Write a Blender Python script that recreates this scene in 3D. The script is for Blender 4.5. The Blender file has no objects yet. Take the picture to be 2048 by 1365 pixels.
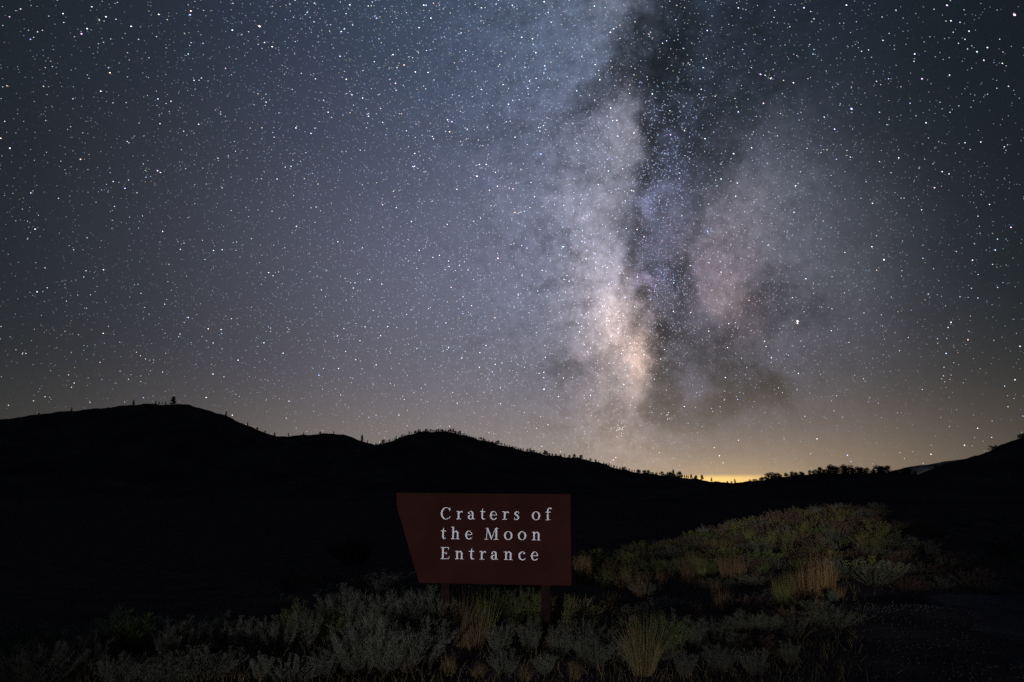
import bpy, math, random
import numpy as np
from mathutils import Vector, Matrix, noise

# ------------------------------------------------------------------ camera
R = math.radians
FPX, CX, CY = 1480.0, 1024.0, 682.5          # focal length / centre in photograph pixels
PITCH = R(11.55)
EYE = Vector((0.0, 0.0, 1.5))
scene = bpy.context.scene
col = scene.collection

cam_d = bpy.data.cameras.new('camera')
cam_d.sensor_width = 36.0
cam_d.lens = 36.0 * FPX / 2048.0
cam_d.clip_start = 0.05
cam_d.clip_end = 200000.0
cam = bpy.data.objects.new('camera', cam_d)
cam.location = EYE
cam.rotation_euler = (math.pi / 2 + PITCH, 0, 0)
col.objects.link(cam)
scene.camera = cam

scene.view_settings.view_transform = 'Standard'
scene.view_settings.look = 'None'
scene.view_settings.exposure = 0.0
scene.view_settings.gamma = 1.0
scene.render.engine = 'CYCLES'
scene.cycles.use_denoising = False            # keep the grain a long night exposure has
scene.cycles.use_adaptive_sampling = False
scene.cycles.max_bounces = 4
scene.cycles.sample_clamp_indirect = 0.03
scene.cycles.use_light_tree = False           # four lamps only: even sampling is cleaner

CP, SP = math.cos(PITCH), math.sin(PITCH)


def ray(px, py):
    """unit world direction of a direction in the sky / a sight line"""
    x = (px - CX) / FPX
    y = -(py - CY) / FPX
    return Vector((x, CP - y * SP, SP + y * CP)).normalized()


def lin(r, g, b):
    f = lambda c: (c / 255 / 12.92) if c <= 10.3 else ((c / 255 + 0.055) / 1.055) ** 2.4
    return (f(r), f(g), f(b))


# ------------------------------------------------------------------ world: the night sky
world = bpy.data.worlds.new('World')
scene.world = world
world.use_nodes = True
wt = world.node_tree
wt.nodes.clear()
world.cycles.sampling_method = 'MANUAL'
world.cycles.sample_map_resolution = 512


class Net:
    def __init__(s, tree):
        s.t = tree

    def new(s, kind, **kw):
        n = s.t.nodes.new(kind)
        for k, v in kw.items():
            setattr(n, k, v)
        return n

    def put(s, sock, v):
        if v is None:
            return
        if hasattr(v, 'is_linked'):
            s.t.links.new(v, sock)
        else:
            sock.default_value = v

    def math(s, op, a=None, b=None, c=None, clamp=False):
        n = s.new('ShaderNodeMath', operation=op, use_clamp=clamp)
        for i, v in enumerate((a, b, c)):
            s.put(n.inputs[i], v)
        return n.outputs[0]

    def vec(s, op, a=None, b=None, c=None):
        n = s.new('ShaderNodeVectorMath', operation=op)
        for i, v in enumerate((a, b, c)):
            s.put(n.inputs[i], v)
        return n.outputs['Value'] if op in ('DOT_PRODUCT', 'LENGTH') else n.outputs['Vector']

    def scale(s, v, f):
        n = s.new('ShaderNodeVectorMath', operation='SCALE')
        s.put(n.inputs[0], v)
        s.put(n.inputs['Scale'], f)
        return n.outputs['Vector']

    def noise(s, v, scale, detail=5.0, rough=0.55, out='Fac', dist=0.0):
        n = s.new('ShaderNodeTexNoise')
        s.put(n.inputs['Vector'], v)
        n.inputs['Scale'].default_value = scale
        n.inputs['Detail'].default_value = detail
        n.inputs['Roughness'].default_value = rough
        n.inputs['Distortion'].default_value = dist
        return n.outputs[out]

    def maprange(s, v, a, b, c=0.0, d=1.0, smooth=True):
        n = s.new('ShaderNodeMapRange', interpolation_type='SMOOTHSTEP' if smooth else 'LINEAR')
        s.put(n.inputs[0], v)
        for i, q in enumerate((a, b, c, d)):
            s.put(n.inputs[i + 1], q)
        return n.outputs[0]

    def blob(s, v, px, py, sx, sy, rot=0.0, sharp=False):
        """gaussian patch of sky round a direction; sizes in photograph pixels"""
        c = ray(px, py)
        cs = c.dot(ray(CX, CY))
        e1 = (ray(px + 4, py) - c)
        e1 = (e1 - c * e1.dot(c)).normalized()
        e2 = c.cross(e1) * -1.0                      # up in the sky
        if e2.z < 0:
            e2 = -e2
        a = R(rot)
        f1 = e1 * math.cos(a) + e2 * math.sin(a)
        f2 = e2 * math.cos(a) - e1 * math.sin(a)
        f3 = f1.cross(f2)
        m = Matrix((f1, f2, f3)).transposed()
        k = cs ** 1.5 / FPX
        n = s.new('ShaderNodeMapping', vector_type='TEXTURE')
        s.put(n.inputs['Vector'], v)
        n.inputs['Location'].default_value = c
        n.inputs['Rotation'].default_value = m.to_euler('XYZ')
        n.inputs['Scale'].default_value = (sx * k, sy * k, 0.6)
        d = s.vec('DOT_PRODUCT', n.outputs[0], n.outputs[0])
        if sharp:                                    # flat core, crisper edge
            d = s.math('MULTIPLY', s.math('MULTIPLY', d, d), .45)
        return s.math('POWER', 0.60653, d)


W = Net(wt)
tc = W.new('ShaderNodeTexCoord')
D = W.vec('NORMALIZE', tc.outputs['Generated'])
sep = W.new('ShaderNodeSeparateXYZ')
W.put(sep.inputs[0], D)
Z = sep.outputs['Z']

n1 = W.noise(D, 7.0, 6, 0.55, 'Color')
n2 = W.noise(D, 26.0, 5, 0.6, 'Color')
w1 = W.scale(W.vec('SUBTRACT', n1, (0.5, 0.5, 0.5)), 0.07)
w2 = W.scale(W.vec('SUBTRACT', n2, (0.5, 0.5, 0.5)), 0.055)
DW = W.vec('ADD', D, W.vec('ADD', w1, w2))            # ragged edges of the clouds
DS = W.vec('ADD', D, W.scale(w1, 0.5))

# galactic plane (a great circle that goes on out of the frame, overhead)
gn = ray(1150, 0).cross(ray(1235, 860)).normalized()
if gn.x < 0:
    gn = -gn
lat = W.vec('DOT_PRODUCT', DS, gn)
band_w = W.math('POWER', 0.60653, W.math('POWER', W.math('DIVIDE', W.math('ADD', lat, 0.10), 0.24), 2.0))
band_n = W.math('POWER', 0.60653, W.math('POWER', W.math('DIVIDE', W.math('ADD', lat, 0.03), 0.10), 2.0))

glow = [  # px, py, sx, sy, rot, linear rgb
    (1040, 300, 230, 360, 6, (.017, .026, .044)),
    (1060, 640, 310, 210, 0, (.088, .078, .092)),
    (700, 560, 340, 300, 0, (.034, .031, .042)),
    (1570, 430, 90, 150, 20, (.036, .040, .048)),
    (1670, 620, 130, 180, 0, (.030, .030, .034)),
    (1450, 600, 180, 210, 0, (.030, .027, .033)),
    (1150, 40, 110, 150, 0, (.034, .045, .062)),
    (1225, 20, 50, 70, 0, (.070, .074, .086)),
    (1245, 262, 34, 52, 0, (.130, .115, .120)),
    (1210, 340, 56, 80, 0, (.080, .073, .076)),
    (1150, 440, 90, 150, 0, (.050, .050, .060)),
    (1200, 460, 40, 70, 0, (.060, .054, .056)),
    (1198, 550, 44, 80, 0, (.165, .146, .150)),
    (1190, 635, 56, 50, 0, (.170, .155, .162)),
    (1245, 645, 38, 54, -12, (.430, .325, .260)),
    (1283, 712, 24, 38, -10, (.480, .345, .245)),
    (1240, 760, 52, 70, 0, (.150, .112, .082)),
    (1240, 850, 62, 60, 0, (.070, .052, .036)),
    (1300, 402, 13, 26, -20, (.190, .210, .340)),
    (1338, 320, 34, 70, 0, (.022, .028, .052)),
    (1330, 480, 36, 60, 0, (.012, .014, .032)),
    (1324, 555, 30, 40, 0, (.034, .036, .074)),
    (1306, 580, 9, 7, 0, (.260, .220, .360)),
    (1345, 640, 34, 60, 0, (.016, .017, .030)),
    (1440, 565, 60, 90, 12, (.088, .062, .053)),
    (1470, 600, 30, 40, 0, (.056, .034, .028)),
    (1470, 430, 70, 70, 0, (.040, .033, .034)),
]
tex = W.math('MULTIPLY', W.maprange(W.noise(DS, 11.0, 7, 0.6), 0.28, 0.72, 0.78, 1.22, False),
             W.maprange(W.noise(DS, 75.0, 7, 0.72), 0.28, 0.72, 0.62, 1.38, False))
acc = W.scale((.0200, .0335, .0600), band_w)
acc = W.vec('MULTIPLY_ADD', band_n, (.024, .025, .031), acc)
for (x, y, sx, sy, rot, rgb) in glow:
    acc = W.vec('MULTIPLY_ADD', W.blob(DW if max(sx, sy) < 200 else DS, x, y, sx, sy, rot), rgb, acc)
band_t = W.math('POWER', 0.60653, W.math('POWER', W.math('DIVIDE', W.math('SUBTRACT', lat, 0.07), 0.17), 2.0))
tex = W.math('MULTIPLY_ADD', W.math('SUBTRACT', tex, 1.0), W.math('MULTIPLY', band_t, 1.25, clamp=True), 1.0)
acc = W.scale(acc, tex)

dust = [  # px, py, sx, sy, rot, optical depth
    (1330, 20, 46, 120, 0, 1.5),
    (1440, 120, 110, 120, 0, .8),
    (1192, 190, 44, 22, 22, 1.0),
    (1248, 165, 24, 34, 40, 1.1),
    (1256, 100, 20, 40, -25, .8),
    (1320, 190, 34, 90, 0, .9),
    (1298, 300, 16, 70, 0, 1.0),
    (1400, 290, 50, 80, 0, .8),
    (1150, 235, 34, 14, 30, .4),
    (1318, 480, 46, 130, 4, .48),
    (1330, 640, 34, 90, -8, .55),
    (1268, 470, 18, 60, 8, .45),
    (1262, 550, 14, 40, -8, .55),
    (1292, 610, 18, 46, -26, .65),
    (1332, 680, 18, 46, -10, .6),
    (1340, 735, 26, 44, 0, 1.0),
    (1374, 540, 16, 110, 0, .5),
    (1322, 805, 36, 30, 0, 1.0),
    (1390, 822, 66, 24, -4, .95),
    (1410, 690, 34, 36, 0, .8),
    (1465, 705, 46, 44, 0, .75),
    (1470, 770, 36, 40, 0, .7),
    (1490, 800, 70, 20, 12, .9),
    (1545, 560, 56, 18, 30, .45),
    (1520, 620, 40, 30, -20, .4),
    (1600, 610, 60, 40, 0, .45),
    (1548, 780, 14, 44, 45, .9),
    (1120, 560, 50, 12, 0, .35),
    (1170, 600, 26, 10, 20, .35),
    (1215, 712, 24, 9, 20, .28),
    (1255, 690, 14, 8, 50, .28),
    (1160, 745, 44, 12, 15, .35),
    (1212, 825, 16, 24, 0, .4),
    (1100, 480, 40, 12, 40, .25),
]
tau = None
for (x, y, sx, sy, rot, t) in dust:
    b = W.blob(DW, x, y, sx, sy, rot, True)
    tau = W.math('MULTIPLY', b, t) if tau is None else W.math('MULTIPLY_ADD', b, t, tau)
tau = W.math('MULTIPLY', tau, W.maprange(W.noise(DS, 34.0, 8, 0.72), 0.3, 0.7, 0.10, 1.55, False))
fil = W.math('MULTIPLY', W.maprange(W.noise(DS, 19.0, 7, 0.68, dist=0.5), 0.48, 0.72, 0.0, 0.6), band_n)
tau = W.math('ADD', tau, fil)
ext = W.math('POWER', 0.36788, tau)
mw_ = W.vec('MULTIPLY', acc, W.vec('ADD', W.scale((1.0, .98, 1.04), ext), W.scale((.075, .050, .046), W.math('SUBTRACT', 1.0, ext))))

# the air reddens and dims what lies low
Zc = W.math('MAXIMUM', Z, 0.0)
thick = W.math('POWER', 2.71828, W.math('DIVIDE', Zc, -0.11))
mw = W.vec('MULTIPLY', mw_, W.vec('POWER', (.62, .52, .40), W.vec('ADD', thick, (0, 0, 0))))

# unresolved faint stars: grain in the glow
vo = W.new('ShaderNodeTexVoronoi', feature='F1', distance='EUCLIDEAN')
W.put(vo.inputs['Vector'], D)
vo.inputs['Scale'].default_value = 330.0
spk = W.maprange(vo.outputs['Distance'], 0.10, 0.34, 1.0, 0.0)
pick = W.new('ShaderNodeSeparateColor')
W.put(pick.inputs[0], vo.outputs['Color'])
spk = W.math('MULTIPLY', spk, W.math('POWER', pick.outputs[0], 4.0))
mw = W.vec('MULTIPLY_ADD', W.scale(mw, spk), (3.4, 3.5, 3.7), mw)

# air glow, town light on the horizon
low = W.math('POWER', 2.71828, W.math('DIVIDE', Zc, -0.20))
air = W.vec('MULTIPLY_ADD', low, (.0160, .0156, .0116), (.0062, .0108, .0140))
horizon = [
    (1220, 985, 470, 145, 0, (.158, .122, .096)),
    (1430, 985, 260, 75, 0, (.165, .105, .045)),
    (740, 985, 400, 125, 0, (.082, .066, .048)),
    (1750, 985, 220, 120, 0, (.044, .028, .015)),
    (1440, 985, 120, 34, 0, (.170, .100, .010)),
]
for (x, y, sx, sy, rot, rgb) in horizon:
    air = W.vec('MULTIPLY_ADD', W.blob(D, x, y, sx, sy, rot), rgb, air)
# the lit underside of a far low cloud deck: flat top edge
zt = ray(1440, 947).z
zb = ray(1440, 958).z
deck = W.math('MULTIPLY', W.maprange(W.math('ADD', Z, W.scale(w2, 0.02) if False else 0.0), zb, zt, 1.0, 0.0),
              W.blob(D, 1440, 985, 95, 60, 0))
air = W.vec('MULTIPLY_ADD', deck, (.62, .36, .03), air)

sky = W.vec('ADD', mw, air)
bg = W.new('ShaderNodeBackground')
W.put(bg.inputs['Color'], sky)
bg.inputs['Strength'].default_value = 1.0
wo = W.new('ShaderNodeOutputWorld')
wt.links.new(bg.outputs[0], wo.inputs['Surface'])


# ------------------------------------------------------------------ lamps
def spot(name, loc, target, power, size, blend, colour, radius):
    d = bpy.data.lights.new(name, 'SPOT')
    d.energy = power
    d.spot_size = R(size)
    d.spot_blend = blend
    d.color = colour
    d.shadow_soft_size = radius
    o = bpy.data.objects.new(name, d)
    o.location = loc
    o.rotation_euler = (Vector(target) - Vector(loc)).to_track_quat('-Z', 'Y').to_euler()
    col.objects.link(o)
    return o


# headlights of a car far down the road behind the photographer
spot('headlight', (-6.8, -25.0, 1.35), (-0.4, 8.0, 1.0), 20500, 13.2, 1.0, (1.0, .97, .97), .10)
spot('headlight', (-5.4, -25.0, 1.35), (7.3, 21.0, 3.9), 86000, 11.8, 1.0, (1.0, .96, .86), .10)


# ------------------------------------------------------------------ helpers
def link(o, parent=None):
    col.objects.link(o)
    if parent is not None:
        o.parent = parent
    return o


def mesh_obj(name, verts, faces, mat, parent=None, smooth=False):
    me = bpy.data.meshes.new(name)
    me.from_pydata([tuple(v) for v in verts], [], [tuple(f) for f in faces])
    me.update()
    if smooth:
        me.polygons.foreach_set('use_smooth', [True] * len(me.polygons))
    if mat is not None:
        me.materials.append(mat)
    return link(bpy.data.objects.new(name, me), parent)


def empty(name, loc=(0, 0, 0), rz=0.0):
    o = bpy.data.objects.new(name, None)
    o.empty_display_size = 0.2
    o.location = loc
    o.rotation_euler = (0, 0, rz)
    return link(o)


def tag(o, label=None, cat=None, group=None, kind=None):
    for k, v in (('label', label), ('category', cat), ('group', group), ('kind', kind)):
        if v:
            o[k] = v
    return o


def material(name, base, rough=0.9, var=None, scale=6.0, bump=0.0, bump_scale=40.0, spec=0.2, rnd=0.0):
    m = bpy.data.materials.new(name)
    m.use_nodes = True
    N = Net(m.node_tree)
    b = m.node_tree.nodes['Principled BSDF']
    b.inputs['Roughness'].default_value = rough
    b.inputs['Specular IOR Level'].default_value = spec
    t = N.new('ShaderNodeTexCoord')
    var = var or tuple(c * 0.6 for c in base)
    f = N.noise(t.outputs['Object'], scale, 5, 0.6)
    f = N.maprange(f, 0.32, 0.68, 0, 1, False)
    mx = N.new('ShaderNodeMix', data_type='RGBA')
    N.put(mx.inputs[0], f)
    mx.inputs[6].default_value = (*base, 1)
    mx.inputs[7].default_value = (*var, 1)
    c = mx.outputs[2]
    if rnd:
        oi = N.new('ShaderNodeObjectInfo')
        hs = N.new('ShaderNodeHueSaturation')
        N.put(hs.inputs['Color'], c)
        N.put(hs.inputs['Value'], N.maprange(oi.outputs['Random'], 0, 1, 1 - rnd, 1 + rnd, False))
        N.put(hs.inputs['Hue'], N.maprange(oi.outputs['Random'], 0, 1, 0.485, 0.515, False))
        c = hs.outputs[0]
    N.put(b.inputs['Base Color'], c)
    if bump:
        bp = N.new('ShaderNodeBump')
        bp.inputs['Strength'].default_value = bump
        N.put(bp.inputs['Height'], N.noise(t.outputs['Object'], bump_scale, 6, 0.65))
        N.put(b.inputs['Normal'], bp.outputs[0])
    return m


M = {
    'soil': material('soil', (.056, .045, .047), .95, (.026, .021, .024), 1.3, .6, 9.0, spec=0.0),
    'hill': material('hillside', (.048, .040, .042), .95, (.020, .016, .019), .02, .5, .3, spec=0.0),
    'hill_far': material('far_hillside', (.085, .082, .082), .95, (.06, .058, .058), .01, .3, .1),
    'sage': material('sage_leaf', (.088, .092, .074), .8, (.048, .052, .042), 5.0, rnd=.25),
    'sage_green': material('green_leaf', (.075, .092, .030), .8, (.045, .060, .022), 5.0, rnd=.2),
    'rabbit': material('yellow_leaf', (.125, .115, .035), .8, (.070, .075, .028), 5.0, rnd=.2),
    'rust': material('rust_leaf', (.080, .048, .034), .85, (.048, .034, .028), 5.0, rnd=.25),
    'straw': material('straw', (.115, .088, .042), .8, (.070, .054, .026), 3.0, rnd=.15),
    'red_grass': material('red_grass', (.160, .095, .046), .8, (.095, .055, .030), 3.0, rnd=.2),
    'wood_stem': material('twig', (.045, .036, .030), .9, (.028, .022, .020), 12.0),
    'needles': material('needles', (.020, .028, .016), .9, (.012, .016, .010), .5),
    'bark': material('bark', (.030, .024, .020), .95, (.018, .014, .012), 2.0),
    'panel': material('brown_sign_paint', (.033, .0108, .0092), .85, (.020, .0070, .0064), 1.6, .2, 70.0, .03),
    'panel_edge': material('panel_edge', (.030, .012, .011), .8, (.022, .010, .009), 5.0),
    'post': material('painted_post', (.018, .009, .008), .9, (.010, .005, .005), 7.0, .3, 25.0, .03),
    'white': material('white_letter_paint', (.72, .73, .80), .6, (.64, .65, .73), 20.0, spec=.2),
    'bolt': material('bolt_head', (.10, .09, .09), .5, (.06, .05, .05), 30.0, spec=.4),
    'stake': material('weathered_stake', (.26, .25, .26), .85, (.17, .16, .17), 20.0, .3, 60.0),
    'pebble': material('pebble', (.058, .053, .058), .9, (.032, .029, .033), 2.5, spec=0.0),
    'cinder': material('cinder_gravel', (.076, .067, .076), .95, (.036, .032, .038), 2.0, .8, 40.0, spec=0.0),
}


# ------------------------------------------------------------------ ground
def sstep(a, b, x):
    t = np.clip((x - a) / (b - a), 0, 1)
    return t * t * (3 - 2 * t)


def gz(x, y):
    """height of the near ground: flat by the sign, falling away on the left,
    a low bank climbing to the right"""
    x = np.asarray(x, float)
    y = np.asarray(y, float)
    yc = np.clip(12.5 + 1.28 * np.maximum(x, -2), 12, 28.5)
    a = 0.98 * sstep(-0.5, 10.5, x) - 0.12 * sstep(14, 22, x)
    front = np.exp(-((y - yc) / np.where(y < yc, 9.0, 7.0)) ** 2)
    z = a * front
    z = z - 1.4 * sstep(9.5, 30, y) * (1 - sstep(-4, 6, x))
    z = z - 2.2 * sstep(34, 90, y)
    near = np.exp(-(x * x + y * y) / 1.2e4)
    z = z + near * (.035 * np.sin(1.7 * x + .8 * y) * np.sin(1.1 * y - .6 * x + 1) + .02 * np.sin(4.1 * x + 1.3) * np.sin(3.7 * y))
    # low windrow of gravel on the verge, right of the sign
    z = z + 0.04 * np.exp(-((y - 9.2 + .05 * x) / .28) ** 2) * sstep(3.9, 5.0, x)
    return z


def s1(a, b, x):
    t = min(1.0, max(0.0, (x - a) / (b - a)))
    return t * t * (3 - 2 * t)


def gz1(x, y):
    """gz for one point"""
    yc = min(28.5, max(12.0, 12.5 + 1.28 * max(x, -2)))
    a = 0.98 * s1(-0.5, 10.5, x) - 0.12 * s1(14, 22, x)
    z = a * math.exp(-((y - yc) / (9.0 if y < yc else 7.0)) ** 2)
    z -= 1.4 * s1(9.5, 30, y) * (1 - s1(-4, 6, x))
    z -= 2.2 * s1(34, 90, y)
    near = math.exp(-(x * x + y * y) / 1.2e4)
    z += near * (.035 * math.sin(1.7 * x + .8 * y) * math.sin(1.1 * y - .6 * x + 1) + .02 * math.sin(4.1 * x + 1.3) * math.sin(3.7 * y))
    return z + 0.04 * math.exp(-((y - 9.2 + .05 * x) / .28) ** 2) * s1(3.9, 5.0, x)


def ground_at(px, py):
    d = ray(px, py)
    t, st = 2.0, .25
    while t < 140:
        if EYE.z + d.z * t <= gz1(d.x * t, d.y * t):
            break
        t += st
    a, b = t - st, t
    for _ in range(12):
        m = (a + b) / 2
        if EYE.z + d.z * m <= gz1(d.x * m, d.y * m):
            b = m
        else:
            a = m
    t = b
    return d.x * t, d.y * t, gz1(d.x * t, d.y * t), t


def ground_patch(name, rs, azs, mat, lift=0.0):
    V, F = [], []
    A, RR = np.meshgrid(azs, rs)
    X, Y = RR * np.sin(A), RR * np.cos(A)
    Zg = gz(X, Y) + lift
    far = sstep(300, 3000, RR)
    Zg = Zg * (1 - far) + far * -3.0
    n = len(azs)
    V = np.stack([X.ravel(), Y.ravel(), Zg.ravel()], 1)
    for i in range(len(rs) - 1):
        for j in range(n - 1):
            F.append((i * n + j, i * n + j + 1, (i + 1) * n + j + 1, (i + 1) * n + j))
    return mesh_obj(name, V, [f[::-1] for f in F], mat, smooth=True)


rs = np.concatenate([np.linspace(0.01, 14, 110), np.geomspace(14.3, 60, 70), np.geomspace(63, 60000, 40)])
ground = ground_patch('ground', rs, np.linspace(-math.pi, math.pi, 361), M['soil'])
tag(ground, kind='structure')

# cinder verge on the right, one sheet a little above the soil
vx, vy = np.linspace(0, 1, 60), np.linspace(0, 1, 50)
V, F = [], []
for j, b in enumerate(vy):
    y = 2.2 + b * 8.8
    xl = .9 + .48 * (y - 2.2) + .25 * math.sin(y * 1.1) + .12 * math.sin(y * 3.7)
    for i, a in enumerate(vx):
        x = xl + a * (24 - xl)
        edge = min(1.0, a * 14, b * 8 + .02, (1 - b) * 8 + .02)
        V.append((x, y, gz1(x, y) - .03 + .042 * edge))
for j in range(49):
    for i in range(59):
        q = j * 60 + i
        F.append((q, q + 1, q + 61, q + 60))
verge = tag(mesh_obj('gravel_verge', V, F, M['cinder'], smooth=True), kind='structure')


# ------------------------------------------------------------------ hills
def hill(name, pts, dist, depth_front, depth_back, mat, seed=0, rough=1.0, step=0.12):
    """a ridge at its own distance: crest heights follow the skyline, real slopes in front and behind"""
    az = []
    el = []
    for (px, py) in pts:
        d = ray(px, py)
        az.append(math.atan2(d.x, d.y))
        el.append(math.atan2(d.z, math.hypot(d.x, d.y)))
    a = np.arange(az[0], az[-1], R(step))
    e = np.interp(a, az, el)
    k = np.ones(5) / 5
    e = np.convolve(np.pad(e, 2, 'edge'), k, 'valid')
    rng = np.random.default_rng(seed)
    wob = np.zeros_like(a)
    for f, amp in ((40, .6), (95, .35), (230, .2), (520, .14)):
        wob += amp * np.sin(a * f * 2 * math.pi / 1.2 + rng.uniform(0, 6))
    H = 1.5 + dist * np.tan(e) + wob * rough * dist / 1480
    t = np.concatenate([np.linspace(0, 1, 26), np.linspace(1.04, 2, 14)])
    V, F = [], []
    for i, tt in enumerate(t):
        if tt <= 1:
            r = dist - depth_front * (1 - tt)
            s = tt ** 1.35
        else:
            r = dist + depth_back * (tt - 1)
            s = (2 - tt) ** 1.5
        for j, aa in enumerate(a):
            rr = r * (1 + .012 * math.sin(aa * 60 + tt * 7 + seed))
            if abs(tt - 1) < 1e-6:
                rr = dist
            z = -6 + (H[j] + 6) * s
            g = noise.fractal(Vector((rr * math.sin(aa) / 90, rr * math.cos(aa) / 90, seed * 3.1)), 1.0, 2.1, 5)
            z += (1 - abs(tt - 1)) * abs(tt - 1) * 4 * .16 * max(H[j], 14) * g
            V.append((rr * math.sin(aa), rr * math.cos(aa), z))
    n = len(a)
    for i in range(len(t) - 1):
        for j in range(n - 1):
            F.append((i * n + j, (i + 1) * n + j, (i + 1) * n + j + 1, i * n + j + 1))
    o = mesh_obj(name, V, [f[::-1] for f in F], mat, smooth=True)
    tag(o, kind='structure')
    return lambda px: (np.interp(math.atan((px - CX) / FPX / CP * 1.0), a, H), px)


def crest(px, pts, dist):
    """a point on a crest at its distance"""
    xs = [p[0] for p in pts]
    ys = [p[1] for p in pts]
    d = ray(px, float(np.interp(px, xs, ys)))
    h = math.hypot(d.x, d.y)
    return Vector((d.x / h * dist, d.y / h * dist, 1.5 + dist * d.z / h))


LEFT = [(-420, 905), (-200, 868), (0, 840), (100, 826), (200, 817), (255, 811), (290, 808), (340, 810), (376, 808), (392, 815),
        (420, 822), (450, 831), (480, 845), (510, 858), (535, 867), (552, 874), (600, 871), (660, 867), (690, 870), (720, 881),
        (750, 891), (790, 906), (900, 940), (1000, 965), (1100, 986)]
MID = [(560, 990), (640, 950), (700, 915), (750, 892), (790, 880), (820, 868), (850, 863), (900, 864), (940, 874), (1000, 890),
       (1050, 902), (1100, 911), (1160, 917), (1200, 926), (1240, 939), (1280, 946), (1330, 951), (1380, 957), (1430, 964),
       (1470, 967), (1520, 968), (1600, 972), (1700, 985)]
LOW = [(1240, 990), (1350, 976), (1430, 968), (1480, 965), (1520, 961), (1560, 954), (1600, 951), (1640, 946), (1700, 947),
       (1750, 946), (1800, 947), (1835, 949), (1900, 952), (2000, 958), (2200, 965), (2500, 985)]
RIGHT = [(1760, 985), (1800, 962), (1838, 949), (1862, 938), (1900, 926), (1950, 913), (1985, 900), (2000, 891), (2048, 873),
         (2150, 838), (2350, 800), (2700, 850)]
FAR = [(1640, 985), (1720, 958), (1780, 945), (1810, 935), (1850, 930), (1900, 922), (1950, 915), (2010, 908), (2100, 890), (2300, 900), (2500, 985)]
hill('hill', LEFT, 1250, 620, 600, M['hill'], 1)
hill('hill', MID, 820, 430, 400, M['hill'], 2, 1.3)
hill('hill', LOW, 430, 260, 150, M['hill'], 3, 1.0)
hill('hill', RIGHT, 640, 190, 400, M['hill'], 4)
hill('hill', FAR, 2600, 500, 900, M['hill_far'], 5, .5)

# car lights out of sight behind the low ridge, shining up the far hillside
p = crest(1838, [(0, 953.5), (2048, 953.5)], 2400)
q = crest(1842, [(0, 936), (2048, 936)], 2560)
spot('distant_headlight', (p.x, p.y, p.z), (q.x, q.y, q.z), 3.0e5, 110, 1.0, (.86, .90, 1.0), .5)


# ------------------------------------------------------------------ stars
rng = np.random.default_rng(7)
SR = 90000.0
PX = SR / (FPX / 2)              # one picture pixel (1024 wide) at the star sphere
dirs, rads, lums, elong = [], [], [], []
N = 500000
v = rng.normal(size=(N, 3))
v /= np.linalg.norm(v, axis=1)[:, None]
v = v[v[:, 2] > -0.02]
gl = v @ np.array(gn)
dens = 0.24 + 0.66 * np.exp(-((gl + .10) / .27) ** 2) - .12 * np.exp(-((gl - .10) / .08) ** 2)
core = np.exp(-np.sum((v - np.array(ray(1210, 640))) ** 2, axis=1) / (2 * .16 ** 2))
dens = np.clip(dens + .25 * core, .08, 1)
horiz = np.clip((v[:, 2] + .02) / .18, .25, 1)
keep = rng.random(len(v)) < dens * horiz
v = v[keep]
u = rng.random(len(v))
flux = np.minimum(0.042 * (1 - u) ** (-1 / 1.45), 1.0)        # steep power law, few bright ones
rad = np.clip(.30 + .15 * np.sqrt(flux), .32, .50)
pal = np.array([(1, .98, .95), (.72, .92, 1.2), (.60, .82, 1.4), (.75, 1.08, 1.15), (1.2, .86, .62), (1.15, .80, 1.2)])
ci = rng.choice(6, size=len(v), p=[.40, .30, .13, .12, .025, .025])
star_v = [v]
star_r = [rad]
star_c = [pal[ci] * (flux / (rad ** 2) * .62)[:, None]]
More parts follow.
